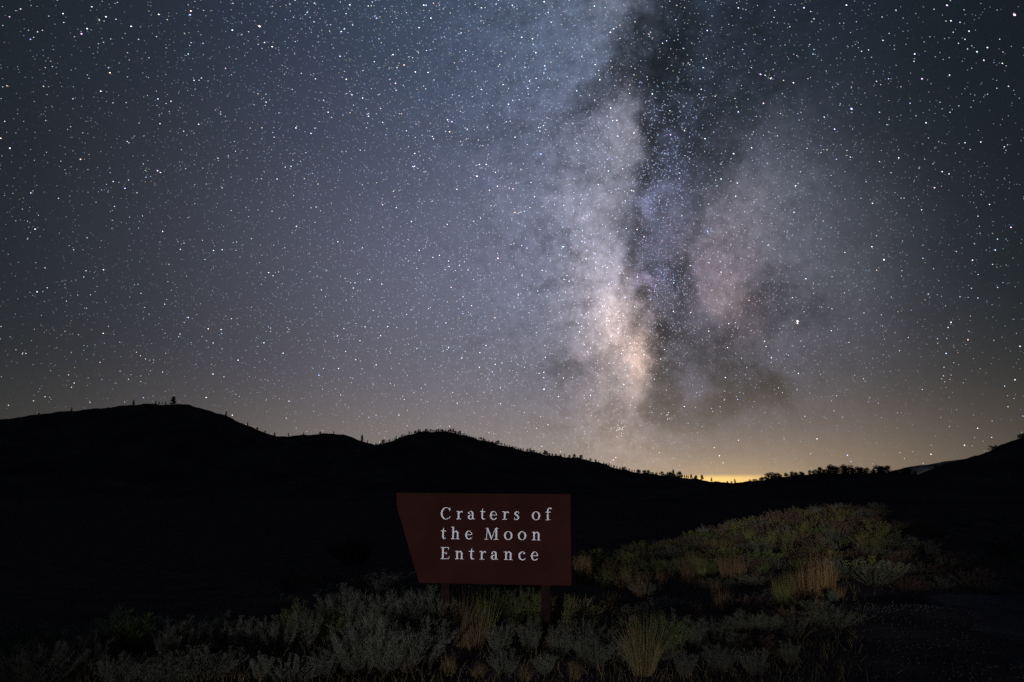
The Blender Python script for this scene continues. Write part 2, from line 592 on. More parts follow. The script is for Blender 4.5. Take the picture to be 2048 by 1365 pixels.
named = [  # px, py, size, tint
    (19, 34, 3, 'p'), (57, 61, 2, 'b'), (61, 79, 3, 'b'), (85, 61, 2, 'w'), (149, 74, 2, 'b'), (163, 68, 4, 'p'), (232, 39, 3, 'b'),
    (380, 30, 4, 'b'), (406, 87, 3, 'b'), (451, 137, 3, 'p'), (463, 150, 2, 'b'), (207, 85, 2, 'w'), (217, 136, 3, 'b'), (255, 106, 2, 'w'),
    (298, 116, 2, 'w'), (369, 67, 2, 'w'), (178, 157, 2, 'b'), (14, 172, 3, 'o'), (87, 173, 3, 'w'), (146, 198, 3, 'b'), (161, 319, 4, 'o'),
    (315, 342, 4, 'p'), (319, 230, 2, 'b'), (292, 355, 3, 'b'), (203, 380, 2, 'b'), (274, 386, 3, 'o'), (117, 397, 3, 'o'), (238, 365, 2, 'b'),
    (66, 382, 2, 'b'), (954, 353, 5, 'p'), (979, 381, 4, 'k'), (622, 416, 3, 'k'), (641, 422, 3, 'k'), (630, 445, 3, 'k'), (593, 453, 4, 'k'),
    (765, 410, 4, 'p'), (770, 407, 2, 'p'), (753, 366, 3, 'w'), (848, 344, 3, 'k'), (838, 403, 3, 'k'), (996, 517, 5, 'p'), (919, 531, 4, 'k'),
    (926, 594, 4, 'p'), (710, 566, 4, 'c'), (565, 568, 2, 'w'), (578, 659, 3, 'p'), (792, 476, 2, 'k'), (888, 454, 3, 'k'), (878, 370, 2, 'k'),
    (516, 420, 2, 'w'), (967, 466, 2, 'o'), (989, 412, 2, 'k'), (1298, 69, 3, 'k'), (1240, 51, 3, 'o'), (1270, 44, 3, 'o'), (1240, 77, 3, 'w'),
    (1268, 150, 3, 'k'), (1294, 154, 3, 'b'), (1400, 158, 3, 'b'), (1357, 158, 2, 'b'), (1521, 149, 4, 'p'), (1498, 145, 2, 'b'), (1527, 207, 4, 'k'),
    (1608, 16, 4, 'b'), (1548, 35, 2, 'w'), (1628, 38, 3, 'w'), (1676, 169, 2, 'b'), (1654, 300, 3, 'o'), (1673, 319, 3, 'b'), (1601, 344, 3, 'p'),
    (1588, 425, 4, 'p'), (1341, 270, 4, 'p'), (1551, 256, 2, 'w'), (1537, 264, 2, 'w'), (1527, 271, 2, 'w'), (1288, 474, 4, 'k'), (1032, 367, 3, 'k'),
    (1026, 378, 4, 'k'), (1030, 425, 4, 'o'), (1034, 427, 3, 'o'), (1081, 255, 3, 'p'), (1094, 236, 3, 'k'), (1126, 494, 5, 'c'), (1225, 432, 3, 'o'),
    (1415, 463, 4, 'b'), (1595, 643, 6, 'w'), (1595, 647, 5, 'k'), (1608, 624, 3, 'w'), (1502, 662, 3, 'p'), (1529, 683, 4, 'w'), (1543, 716, 4, 'p'),
    (1577, 711, 3, 'w'), (1557, 776, 3, 'w'), (1440, 814, 3, 'w'), (1088, 779, 5, 'p'), (1096, 850, 4, 'k'), (1044, 552, 4, 'p'), (1159, 551, 3, 'k'),
    (1227, 920, 4, 'k'), (1139, 504, 3, 'w'), (1151, 675, 3, 'k'), (1226, 726, 3, 'k'), (1462, 570, 3, 'w'), (1673, 792, 3, 'w'), (1487, 787, 2, 'w'),
    (1894, 11, 4, 'p'), (2029, 30, 5, 'k'), (1928, 20, 2, 'c'), (1920, 45, 3, 'b'), (1930, 79, 3, 'w'), (1954, 104, 4, 'c'), (1792, 21, 3, 'w'),
    (1723, 103, 3, 'w'), (1743, 115, 2, 'b'), (1828, 123, 3, 'c'), (1777, 158, 3, 'b'), (1844, 158, 4, 'p'), (1802, 174, 2, 'w'), (1753, 163, 3, 'w'),
    (1703, 218, 5, 'b'), (2017, 173, 3, 'w'), (1975, 189, 2, 'c'), (1880, 205, 2, 'w'), (1900, 225, 3, 'w'), (1820, 207, 3, 'b'), (1832, 232, 2, 'w'),
    (1774, 250, 3, 'b'), (1869, 376, 4, 'p'), (1782, 346, 3, 'b'), (1838, 337, 2, 'w'), (2012, 301, 2, 'c'), (2015, 290, 2, 'c'),
    (1745, 407, 4, 'w'), (1768, 520, 5, 'w'), (2022, 455, 4, 'p'), (1956, 433, 3, 'w'), (1960, 467, 2, 'c'), (1943, 577, 3, 'b'), (1920, 594, 3, 'c'),
    (1936, 680, 4, 'o'), (2040, 693, 4, 'w'), (2030, 760, 4, 'w'), (1888, 735, 3, 'c'), (1887, 752, 3, 'w'), (1799, 702, 3, 'w'), (2016, 814, 3, 'o'),
    (1727, 758, 3, 'w'), (1673, 792, 3, 'w'), (1929, 891, 4, 'w'), (1862, 909, 4, 'w'), (1850, 600, 2, 'w'), (1753, 472, 3, 'w'), (1669, 542, 2, 'w'),
    (1749, 577, 2, 'w'), (1796, 624, 2, 'w'), (1867, 538, 2, 'w'), (1891, 612, 2, 'w'), (1790, 666, 2, 'w'),
    (519, 53, 5, 'k'), (590, 1, 3, 'c'), (661, 50, 3, 'b'), (867, 7, 3, 'k'), (680, 113, 4, 'b'), (780, 159, 3, 'p'), (791, 167, 4, 'p'),
    (758, 78, 3, 'b'), (760, 34, 2, 'o'), (825, 116, 3, 'w'), (909, 126, 3, 'o'), (1002, 103, 3, 'o'), (904, 244, 4, 'p'), (918, 192, 3, 'p'),
    (921, 283, 3, 'k'), (803, 228, 3, 'o'), (733, 256, 3, 'w'), (700, 226, 3, 'o'), (834, 179, 2, 'o'), (743, 178, 2, 'o'), (516, 188, 3, 'o'),
    (524, 256, 3, 'o'), (778, 138, 2, 'w'), (977, 309, 3, 'p'), (861, 247, 2, 'k'),
    (207, 540, 4, 'w'), (172, 542, 3, 'w'), (174, 476, 3, 'w'), (90, 536, 3, 'w'), (338, 529, 3, 'w'), (282, 587, 3, 'w'), (343, 581, 2, 'b'),
    (269, 570, 2, 'b'), (77, 431, 2, 'w'), (55, 443, 2, 'w'), (192, 405, 2, 'w'), (45, 708, 3, 'w'), (130, 663, 2, 'w'), (200, 725, 3, 'w'),
    (137, 750, 3, 'w'), (143, 775, 3, 'w'), (90, 794, 3, 'w'), (180, 805, 3, 'w'), (273, 705, 3, 'w'), (301, 742, 2, 'w'), (257, 759, 3, 'w'),
    (217, 653, 2, 'w'), (157, 670, 2, 'w'), (17, 811, 3, 'w'), (67, 802, 3, 'w'),
    (850, 769, 3, 'w'), (828, 786, 3, 'p'), (815, 821, 3, 'w'), (738, 835, 3, 'p'), (814, 852, 3, 'k'), (573, 837, 3, 'w'), (690, 809, 2, 'w'),
    (856, 804, 2, 'w'), (937, 806, 2, 'w'), (580, 643, 2, 'w'), (1051, 725, 3, 'b'), (978, 866, 3, 'k'),
]
tint = {'w': (1, .98, .96), 'b': (.66, .82, 1.35), 'c': (.70, 1.0, 1.1), 'o': (1.25, .88, .70), 'k': (1.3, .82, .98), 'p': (1.15, .78, 1.45)}
nv, nr, nc = [], [], []
for (x, y, s, k) in named:
    nv.append(tuple(ray(x, y)))
    nr.append({2: .38, 3: .46, 4: .60, 5: .82, 6: 1.0, 7: 1.2}[s])
    nc.append(np.array(tint[k]) * {2: .95, 3: 1.15, 4: 1.5, 5: 1.9, 6: 2.6, 7: 3.0}[s])
# open clusters
for (x, y, n, sp, lum, k) in ((1238, 859, 26, 7, .8, 'w'), (1338, 834, 12, 5, .7, 'w'), (1306, 580, 7, 5, .9, 'p'), (1332, 549, 14, 7, .7, 'b'),
                              (1303, 408, 60, 17, .5, 'b'), (1126, 494, 10, 3, .6, 'w'), (1335, 240, 170, 42, .40, 'b'), (1335, 340, 230, 38, .45, 'b'), (1330, 470, 170, 38, .40, 'p'), (1330, 560, 200, 34, .45, 'b'),
                              (1345, 650, 180, 40, .40, 'w'), (1195, 620, 260, 55, .36, 'w'), (1255, 690, 200, 36, .40, 'o'), (1445, 560, 220, 62, .34, 'k'), (1210, 330, 220, 50, .34, 'w'), (1415, 463, 14, 4, .5, 'b')):
    for i in range(n):
        nv.append(tuple(ray(x + rng.normal() * sp, y + rng.normal() * sp)))
        nr.append(.5)
        nc.append(np.array(tint[k]) * lum * rng.uniform(.5, 1.5))
star_v.append(np.array(nv))
star_r.append(np.array(nr))
star_c.append(np.array(nc))
SV, SRD, SC = np.concatenate(star_v), np.concatenate(star_r), np.concatenate(star_c)
n = len(SV)
# slight drawn-out shape, following the sky's turn during the exposure
pole = np.array(ray(700, -3200))
axis = np.cross(np.broadcast_to(np.array((.35, -.75, .55)), SV.shape), SV)
axis /= np.linalg.norm(axis, axis=1)[:, None] + 1e-9
oth = np.cross(SV, axis)
high = np.clip((SV[:, 2] - .30) / .35, 0, 1)
el = 1 + .75 * high
P = SV * SR
a_ = axis * (SRD * PX * el)[:, None]
b_ = oth * (SRD * PX * .95)[:, None]
c_ = SV * (SRD * PX)[:, None]
verts = np.stack([P + a_, P - a_, P + b_, P - b_, P + c_, P - c_], 1).reshape(-1, 3)
tri = np.array([(0, 2, 4), (2, 1, 4), (1, 3, 4), (3, 0, 4), (2, 0, 5), (1, 2, 5), (3, 1, 5), (0, 3, 5)])
faces = (tri[None] + (np.arange(n) * 6)[:, None, None]).reshape(-1, 3)
me = bpy.data.meshes.new('stars')
me.vertices.add(len(verts))
me.vertices.foreach_set('co', verts.ravel())
me.loops.add(faces.size)
me.loops.foreach_set('vertex_index', faces.ravel())
me.polygons.add(len(faces))
me.polygons.foreach_set('loop_start', np.arange(0, faces.size, 3))
me.polygons.foreach_set('loop_total', np.full(len(faces), 3))
me.update()
at = me.attributes.new('star_light', 'FLOAT_COLOR', 'POINT')
cc = np.ones((n, 6, 4))
cc[:, :, :3] = SC[:, None, :]
at.data.foreach_set('color', cc.ravel())
sm = bpy.data.materials.new('starlight')
sm.use_nodes = True
sm.node_tree.nodes.clear()
S = Net(sm.node_tree)
an = S.new('ShaderNodeAttribute', attribute_name='star_light')
em = S.new('ShaderNodeEmission')
S.put(em.inputs[0], an.outputs['Color'])
ou = S.new('ShaderNodeOutputMaterial')
sm.node_tree.links.new(em.outputs[0], ou.inputs[0])
sm.cycles.emission_sampling = 'NONE'
me.materials.append(sm)
stars = link(bpy.data.objects.new('stars', me))
tag(stars, 'white, blue and pink stars strewn over the whole night sky', 'stars', kind='stuff')


# ------------------------------------------------------------------ trees on the crests
def leaf_tris(V, F, c, d, ln, wd, rr):
    """one small leaf-like triangle pair at c pointing along d"""
    d = d.normalized()
    s = d.cross(Vector((rr.gauss(0, 1), rr.gauss(0, 1), rr.gauss(0, 1))))
    if s.length < 1e-4:
        return
    s = s.normalized() * wd
    k = len(V)
    V.extend([c - s * .4, c + s * .4, c + d * ln * .55 + s, c + d * ln])
    F.append((k, k + 1, k + 2))
    F.append((k, k + 2, k + 3))


def trunk_mesh(h, r0, r1, seed, lean=.03):
    rr = random.Random(seed)
    V, F = [], []
    for i in range(7):
        t = i / 6
        r = r0 + (r1 - r0) * t
        ox, oy = lean * h * t * t * rr.uniform(.5, 1), lean * h * t * rr.uniform(-.3, .3)
        for k in range(7):
            a = k / 7 * 2 * math.pi
            V.append((ox + r * math.cos(a), oy + r * math.sin(a), -0.4 + t * h))
    for i in range(6):
        for k in range(7):
            F.append((i * 7 + k, i * 7 + (k + 1) % 7, (i + 1) * 7 + (k + 1) % 7, (i + 1) * 7 + k))
    F.append(tuple(range(42, 49)))
    return V, F


def conifer(seed, h=10.0, w=2.0, bare=.12):
    rr = random.Random(seed)
    V, F = [], []
    n = 16
    for i in range(n):
        t = i / (n - 1)
        z = h * (bare + (1 - bare) * t)
        reach = w * (1 - t) ** .75 * rr.uniform(.65, 1.15) + .12
        for k in range(rr.randint(6, 9)):
            if rr.random() < .14:
                continue
            a = rr.uniform(0, 2 * math.pi)
            ln = reach * rr.uniform(.6, 1.1)
            for q in range(4):
                u = (q + .5) / 4
                c = Vector((math.cos(a) * ln * u, math.sin(a) * ln * u, z - .15 * ln * u + rr.uniform(-.15, .15)))
                leaf_tris(V, F, c, Vector((math.cos(a) + rr.uniform(-.6, .6), math.sin(a) + rr.uniform(-.6, .6), rr.uniform(-.3, .5))),
                          h * .11, h * .05, rr)
    return V, F


def round_tree(seed, h=6.0, w=3.0):
    rr = random.Random(seed)
    V, F = [], []
    for i in range(40):
        a = rr.uniform(0, 2 * math.pi)
        t = rr.random() ** 1.2
        rad = w * math.sqrt(rr.random()) * (1 - .6 * t)
        c = Vector((math.cos(a) * rad, math.sin(a) * rad, h * (.05 + .86 * t)))
        s = h * rr.uniform(.07, .14)
        for q in range(26):
            o = Vector((rr.gauss(0, 1), rr.gauss(0, 1), rr.gauss(0, .75))) * s * .6
            leaf_tris(V, F, c + o, o + Vector((0, 0, .1 * s)), h * .08, h * .04, rr)
    return V, F


protos = []
for i, (kind, h, w) in enumerate([('c', 10, 1.9), ('c', 10, 1.4), ('c', 10, 2.4), ('r', 10, 4.2), ('r', 10, 3.0), ('r', 10, 6.0)]):
    V, F = conifer(40 + i, h, w) if kind == 'c' else round_tree(60 + i, h, w)
    cme = bpy.data.meshes.new('crown')
    cme.from_pydata([tuple(x) for x in V], [], F)
    cme.materials.append(M['needles'])
    V, F = trunk_mesh(9.4 if kind == 'c' else 6.5, .22 if kind == 'c' else .34, .04, i)
    tme = bpy.data.meshes.new('trunk')
    tme.from_pydata(V, [], F)
    tme.materials.append(M['bark'])
    protos.append((cme, tme))


def plant_tree(pts, dist, px, hpx, kind, label, group=None, name=None, dy=0.0):
    p = crest(px, pts, dist)
    h = hpx * dist / FPX
    root = empty(name or ('pine_tree' if kind < 3 else 'juniper_tree'), (p.x, p.y, p.z - .06 * h), random.uniform(0, 6.28))
    s = h / 10.0
    root.scale = (s * random.uniform(1.1, 1.5), s * random.uniform(1.1, 1.5), s)
    cme, tme = protos[kind]
    for nm, mm in (('crown', cme), ('trunk', tme)):
        link(bpy.data.objects.new(nm, mm), root)
    tag(root, label, 'tree', group)
    return root


random.seed(11)
plant_tree(LEFT, 1250, 346, 16, 2, 'tall dark pine standing alone on the highest hill crest')
plant_tree(LEFT, 1250, 267, 9, 1, 'slim dark pine at the left end of the flat summit')
for (x, h, k) in [(143, 6, 1), (77, 4, 4), (311, 6, 1), (318, 5, 0), (324, 4, 0), (331, 6, 1)]:
    plant_tree(LEFT, 1250, x, h, k, 'tiny dark pine on the crest of the highest hill', 'small pines on the highest hill')
for (x, h, k) in [(452, 9, 1), (495, 6, 0), (514, 5, 4), (530, 4, 4), (549, 7, 0), (577, 6, 1), (607, 5, 1), (640, 5, 4), (667, 5, 1), (735, 5, 0)]:
    plant_tree(LEFT, 1250, x, h, k, 'small dark pine on the slope running down from the highest hill', 'pines on the running-down slope')
plant_tree(LEFT, 1250, 724, 12, 0, 'thick dark pine just left of the saddle between two hills')
x = 752.0
while x < 1395:
    big = random.random() < .18
    h = random.uniform(6.5, 9.0) if big else random.uniform(2.8, 5.8)
    if 790 < x < 850:
        h *= .75
    k = random.choice([0, 2, 2, 1, 3, 3, 4, 4])
    plant_tree(MID, 820, x, h, k, 'dark pine in the ragged row along the wooded hill crest', 'trees along the wooded hill crest')
    x += random.uniform(2.0, 6.0) if not (1100 < x < 1200) else random.uniform(6, 12)
for (x, h, k) in [(1340, 9, 3), (1347, 13, 0), (1359, 12, 3), (1404, 10, 2), (1423, 7, 1), (1390, 5, 3), (1455, 4, 4), (1470, 8, 0), (1463, 4, 3)]:
    plant_tree(MID, 820, x, h, k, 'dark tree outlined against the yellow glow on the horizon', 'trees in front of the yellow glow')
for (x, h, k) in [(1500, 4, 5), (1512, 4, 5), (1524, 6, 3), (1537, 13, 3), (1548, 12, 5), (1557, 9, 3), (1584, 9, 3), (1592, 7, 4), (1603, 7, 3), (1620, 8, 4), (1632, 8, 5), (1641, 12, 4), (1650, 8, 5)]:
    plant_tree(LOW, 430, x, h, k, 'dark bushy juniper on the low ridge right of the glow', 'junipers right of the glow')
for (x, h, k) in [(1661, 17, 3), (1668, 15, 5), (1674, 13, 3), (1688, 17, 3), (1698, 16, 5), (1706, 11, 4), (1716, 13, 3), (1723, 12, 4), (1733, 11, 3), (1742, 6, 5), (1757, 15, 3), (1763, 14, 4),
                  (1774, 15, 4), (1786, 6, 5), (1809, 11, 3), (1815, 12, 4), (1820, 9, 5)]:
    plant_tree(LOW, 430, x, h, k, 'dark broad juniper in the clump near the lit far hillside', 'junipers near the far lit hillside')
for i in range(34):
    plant_tree(LOW, 430, random.uniform(1500, 1832), random.uniform(3, 7.5), random.choice([3, 4, 5, 5]), 'low dark juniper scrub filling the low ridge crest', 'low juniper scrub on the low ridge')
for (x, h, k) in [(1872, 5, 5), (1985, 8, 5), (1992, 5, 5), (2040, 7, 3), (2047, 6, 4)]:
    plant_tree(RIGHT, 640, x, h, k, 'low dark bush on the crest of the steep bare hill', 'bushes on the steep bare hill')


# ------------------------------------------------------------------ the sign
YAW = R(5.0)
SX = Vector((math.cos(YAW), -math.sin(YAW), 0))
SZ = Vector((0, 0, 1))
SN = SX.cross(SZ)                              # towards the road
d0 = ray(966, 1080)
P0 = EYE + d0 * (7.95 / d0.y)


def on_sign(px, py):
    d = ray(px, py)
    t = (P0 - EYE).dot(SN) / d.dot(SN)
    q = EYE + d * t - P0
    return q.dot(SX), q.dot(SZ)


base = Vector((P0.x, P0.y, gz1(P0.x, P0.y)))
sign = empty('entrance_sign', base)
sign.rotation_euler = (0, 0, -YAW)
tag(sign, 'brown park entrance sign with white serif letters on two posts', 'sign')
dz = P0.z - base.z
outline = [on_sign(*p) for p in ((792, 986), (1141, 988.5), (1143, 1172), (1000, 1169.6), (838, 1166.5), (794, 1017))]


def extrude(outl, y0, y1, bev):
    """bevelled slab; local x = along the sign, y = depth (front is -y), z = up"""
    cx = sum(p[0] for p in outl) / len(outl)
    cz = sum(p[1] for p in outl) / len(outl)
    n = len(outl)

    def inset(b):
        return [(x - b * (1 if x > cx else -1), z - b * (1 if z > cz else -1)) for x, z in outl]
    rings = [(inset(bev), y0), (outl, y0 + bev), (outl, y1 - bev), (inset(bev), y1)]
    V, F = [], []
    for o, y in rings:
        V += [(x, y, z + dz) for x, z in o]
    for r in range(3):
        for i in range(n):
            F.append((r * n + i, r * n + (i + 1) % n, (r + 1) * n + (i + 1) % n, (r + 1) * n + i))
    F.append(tuple(range(n))[::-1])
    F.append(tuple(range(3 * n, 4 * n)))
    return V, F


V, F = extrude(outline, 0.0, .045, .004)
mesh_obj('panel', V, F, M['panel'], sign)


def box(x0, x1, y0, y1, z0, z1, bev=.006):
    V, F = [], []
    for z, i in ((z0, 0), (z1 - bev, 0), (z1, bev)):
        for (sx, sy) in ((0, 0), (1, 0), (1, 1), (0, 1)):
            for (ax, ay) in (((0, 1), (1, 0)) if (sx, sy) in ((0, 0), (1, 1)) else ((1, 0), (0, 1))):
                x = (x0 + i + ax * bev) if sx == 0 else (x1 - i - ax * bev)
                y = (y0 + i + ay * bev) if sy == 0 else (y1 - i - ay * bev)
                V.append((x, y, z))
    for r in range(2):
        for k in range(8):
            F.append((r * 8 + k, r * 8 + (k + 1) % 8, (r + 1) * 8 + (k + 1) % 8, (r + 1) * 8 + k))
    F.append(tuple(range(16, 24)))
    F.append(tuple(range(8))[::-1])
    return V, F


for px in (889, 1091):
    x, z = on_sign(px, 1170)
    V, F = box(x - .047, x + .047, .0455, .139, -.45, dz + .42)
    mesh_obj('post', V, F, M['post'], sign)

# ---- lettering: each letter cut from a field of strokes
STEP = .022


class Glyph:
    def __init__(s, w):
        s.w = w
        xs = np.arange(-.08, w + .12, STEP)
        ys = np.arange(-.08, 1.14, STEP)
        s.X, s.Y = np.meshgrid(xs, ys)
        s.f = np.full(s.X.shape, -1.0)

    def add(s, g):
        s.f = np.maximum(s.f, g)
        return s

    def cut(s, g):
        s.f = np.minimum(s.f, -g)
        return s

    def rect(s, x0, y0, x1, y1):
        return np.minimum(np.minimum(s.X - x0, x1 - s.X), np.minimum(s.Y - y0, y1 - s.Y))

    def ell(s, cx, cy, a, b):
        return (1 - np.sqrt(((s.X - cx) / a) ** 2 + ((s.Y - cy) / b) ** 2)) * min(a, b)

    def seg(s, x0, y0, x1, y1, w0, w1):
        dx, dy = x1 - x0, y1 - y0
        t = np.clip(((s.X - x0) * dx + (s.Y - y0) * dy) / (dx * dx + dy * dy), 0, 1)
        return (w0 + (w1 - w0) * t) / 2 - np.hypot(s.X - x0 - t * dx, s.Y - y0 - t * dy)

    def line(s, pts):
        for p, q in zip(pts, pts[1:]):
            s.add(s.seg(p[0], p[1], q[0], q[1], p[2], q[2]))
        return s


def glyph(ch):
    W_ = dict(C=.86, r=.59, a=.66, t=.47, e=.61, s=.5, o=.74, f=.6, h=.76, M=1.22, n=.77, E=.79, c=.6)
    g = Glyph(W_[ch])
    r, e, sg = g.rect, g.ell, g.seg
    if ch == 'C':
        g.add(e(.46, .5, .46, .52)).cut(e(.52, .5, .35, .452)).cut(r(.68, .17, 1.4, .80))
        g.add(r(.77, .69, .83, 1.0)).line([(.66, .93, .07), (.76, .84, .10), (.80, .74, .06)]).line([(.62, .06, .08), (.76, .12, .07), (.85, .25, .05)])
    elif ch == 'r':
        g.add(r(.14, 0, .30, .70)).add(r(.01, 0, .45, .06)).add(sg(.03, .665, .2, .69, .06, .07))
        g.line([(.27, .48, .06), (.36, .63, .08), (.46, .68, .09), (.53, .63, .13)])
    elif ch == 'a':
        g.add(np.minimum(e(.31, .49, .23, .235), g.Y - .47)).cut(e(.27, .47, .11, .19))
        g.add(e(.13, .54, .08, .075)).add(r(.385, .1, .535, .5))
        b = np.minimum(np.minimum(e(.27, .2, .245, .215), -e(.325, .2, .135, .145)), .45 - g.X)
        g.add(b).line([(.46, .12, .13), (.54, .05, .09), (.65, .05, .05)])
    elif ch == 't':
        g.add(r(.13, .12, .28, .74)).line([(.22, .72, .13), (.25, .95, .03)]).add(r(.0, .64, .46, .715))
        g.line([(.205, .16, .15), (.26, .06, .12), (.36, .04, .08), (.47, .08, .045)])
    elif ch == 'e':
        g.add(e(.31, .36, .31, .375)).cut(e(.345, .36, .19, .305)).cut(r(.40, .15, .8, .36))
        g.add(r(.1, .36, .60, .425)).line([(.36, .035, .09), (.5, .07, .08), (.60, .17, .045)])
    elif ch == 's':
        g.line([(.42, .62, .06), (.33, .69, .07), (.2, .68, .09), (.1, .58, .12), (.14, .47, .15), (.27, .38, .16), (.39, .27, .15), (.41, .15, .13),
                (.31, .04, .08), (.17, .03, .07), (.06, .1, .06)])
        g.add(r(.40, .50, .45, .71)).add(r(.03, .0, .08, .22))
    elif ch == 'o':
        g.add(e(.37, .36, .37, .375)).cut(e(.37, .36, .205, .31))
    elif ch == 'f':
        g.add(r(.15, 0, .30, .86)).add(r(.01, 0, .47, .06)).add(r(0, .64, .47, .715))
        g.line([(.225, .84, .15), (.28, .97, .11), (.38, 1.03, .08), (.52, .98, .12)])
    elif ch in 'hn':
        top = 1.04 if ch == 'h' else .70
        g.add(r(.11, 0, .265, top)).add(sg(.01, top - .04, .16, top - .01, .06, .06))
        g.line([(.25, .54, .06), (.37, .66, .08), (.48, .67, .11), (.575, .56, .15), (.585, .4, .15)]).add(r(.51, 0, .66, .5))
        g.add(r(.0, 0, .36, .06)).add(r(.41, 0, .76, .06))
    elif ch == 'M':
        g.line([(.16, .03, .07), (.23, .97, .07)]).line([(.26, .93, .15), (.60, .07, .13)]).line([(.60, .06, .07), (.95, .95, .07)])
        g.add(r(.93, 0, 1.09, 1)).add(r(0, 0, .33, .06)).add(r(.79, 0, 1.22, .06)).add(r(.06, .94, .3, 1)).add(r(.92, .94, 1.18, 1))
    elif ch == 'E':
        g.add(r(.12, 0, .285, 1)).add(r(0, .935, .72, 1)).add(r(0, 0, .72, .065)).add(r(.25, .475, .54, .54))
        g.add(r(.66, .78, .72, 1)).line([(.69, .03, .07), (.77, .25, .05)]).add(r(.49, .39, .545, .63))
    elif ch == 'c':
        g.add(e(.32, .36, .32, .375)).cut(e(.37, .36, .215, .305)).cut(r(.42, .15, .9, .58))
        g.add(e(.49, .57, .085, .08)).line([(.37, .035, .09), (.5, .07, .08), (.60, .17, .045)])
    return g


def glyph_mesh(ch, cap, thick):
    g = glyph(ch)
    g.f = g.f - .006
    ny, nx = g.f.shape
    V, F, idx = [], [], {}

    def vert(key, x, y):
        if key not in idx:
            idx[key] = len(V)
            V.append((x * cap, -thick, y * cap))
        return idx[key]
    sides = []
    for j in range(ny - 1):
        for i in range(nx - 1):
            cs = [(i, j), (i + 1, j), (i + 1, j + 1), (i, j + 1)]
            fv = [g.f[b, a] for a, b in cs]
            if max(fv) <= 0:
                continue
            poly, cr = [], []
            for k in range(4):
                (a, b), (a2, b2) = cs[k], cs[(k + 1) % 4]
                f1, f2 = fv[k], fv[(k + 1) % 4]
                if f1 > 0:
                    poly.append(vert(('c', a, b), g.X[b, a], g.Y[b, a]))
                if (f1 > 0) != (f2 > 0):
                    t = f1 / (f1 - f2)
                    key = ('e',) + tuple(sorted([(a, b), (a2, b2)]))
                    q = vert(key, g.X[b, a] + t * (g.X[b2, a2] - g.X[b, a]), g.Y[b, a] + t * (g.Y[b2, a2] - g.Y[b, a]))
                    poly.append(q)
                    cr.append(q)
            if len(poly) >= 3:
                F.append(tuple(poly))
            if len(cr) == 2:
                sides.append(tuple(cr))
    back = {}
    for a, b in sides:
        for q in (a, b):
            if q not in back:
                back[q] = len(V)
                V.append((V[q][0], 0.0, V[q][2]))
        F.append((a, b, back[b], back[a]))
    me = bpy.data.meshes.new('letter')
    me.from_pydata(V, [], F)
    me.update()
    me.materials.append(M['white'])
    return me


lines = [
    (305, 322, [('C', 168), ('r', 410), ('a', 588), ('t', 785), ('e', 943), ('r', 1137), ('s', 1320), ('o', 1603), ('f', 1815)]),
    (617, 640, [('t', 168), ('h', 330), ('e', 553), ('M', 860), ('o', 1165), ('o', 1383), ('n', 1605)]),
    (933, 958, [('E', 165), ('n', 393), ('t', 612), ('r', 775), ('a', 953), ('n', 1163), ('c', 1393), ('e', 1590)]),
]
cap = abs(on_sign(900, 1015.2)[1] - on_sign(900, 1038.7)[1])
gm = {}
for b0, b1, row in lines:
    for ch, xx in row:
        if ch not in gm:
            gm[ch] = glyph_mesh(ch, cap, .003)
        py = 1000 + (b0 + (b1 - b0) * (xx - 165) / 1700) / 7.877
        u_, v_ = on_sign(860 + xx / 7.877, py)
        o = link(bpy.data.objects.new('letter', gm[ch]), sign)
        o.location = (u_, -.0012, v_ + dz)
        o.rotation_euler = (0, R(.55), 0)
# bolts that hold the panel to the posts
for px in (889, 1091):
    for py in (1003, 1152):
        u_, v_ = on_sign(px, py)
        V = [(u_ + .011 * math.cos(a) * s, y, v_ + dz + .011 * math.sin(a) * s) for y, s in ((.0, 1), (-.005, 1), (-.008, .6)) for a in [k * math.pi / 4 for k in range(8)]]
        F = [(r * 8 + k, r * 8 + (k + 1) % 8, (r + 1) * 8 + (k + 1) % 8, (r + 1) * 8 + k) for r in range(2) for k in range(8)] + [tuple(range(16, 24))]
        mesh_obj('bolt', V, F, M['panel_edge'], sign)

# the pale stake on the bank
x, y, z, t = ground_at(1740, 1012)
V, F = box(-.018, .018, -.018, .018, -.12, .36, .005)
stake = mesh_obj('marker_stake', V, F, M['stake'])
stake.location = (x, y, z + .02)
stake.rotation_euler = (R(8), R(-52), 0)
tag(stake, 'short pale stake leaning over on the brushy bank', 'stake')


# ------------------------------------------------------------------ scrub
def blade(V, F, base, d, ln, wd, droop, rr, segs=3):
    d = d.normalized()
    side = d.cross(Vector((rr.gauss(0, 1), rr.gauss(0, 1), .2)))
    side = side.normalized() if side.length > 1e-4 else Vector((1, 0, 0))
    k = len(V)
    p = base.copy()
    for i in range(segs):
        w = wd * (1 - i / segs) * .5
        V.extend([p - side * w, p + side * w])
        p = p + d * (ln / segs)
        d = (d + Vector((0, 0, -droop))).normalized()
    V.append(p)
    for i in range(segs - 1):
        a = k + 2 * i
        F.append((a, a + 1, a + 3, a + 2))
    a = k + 2 * (segs - 1)
    F.append((a, a + 1, a + 2))


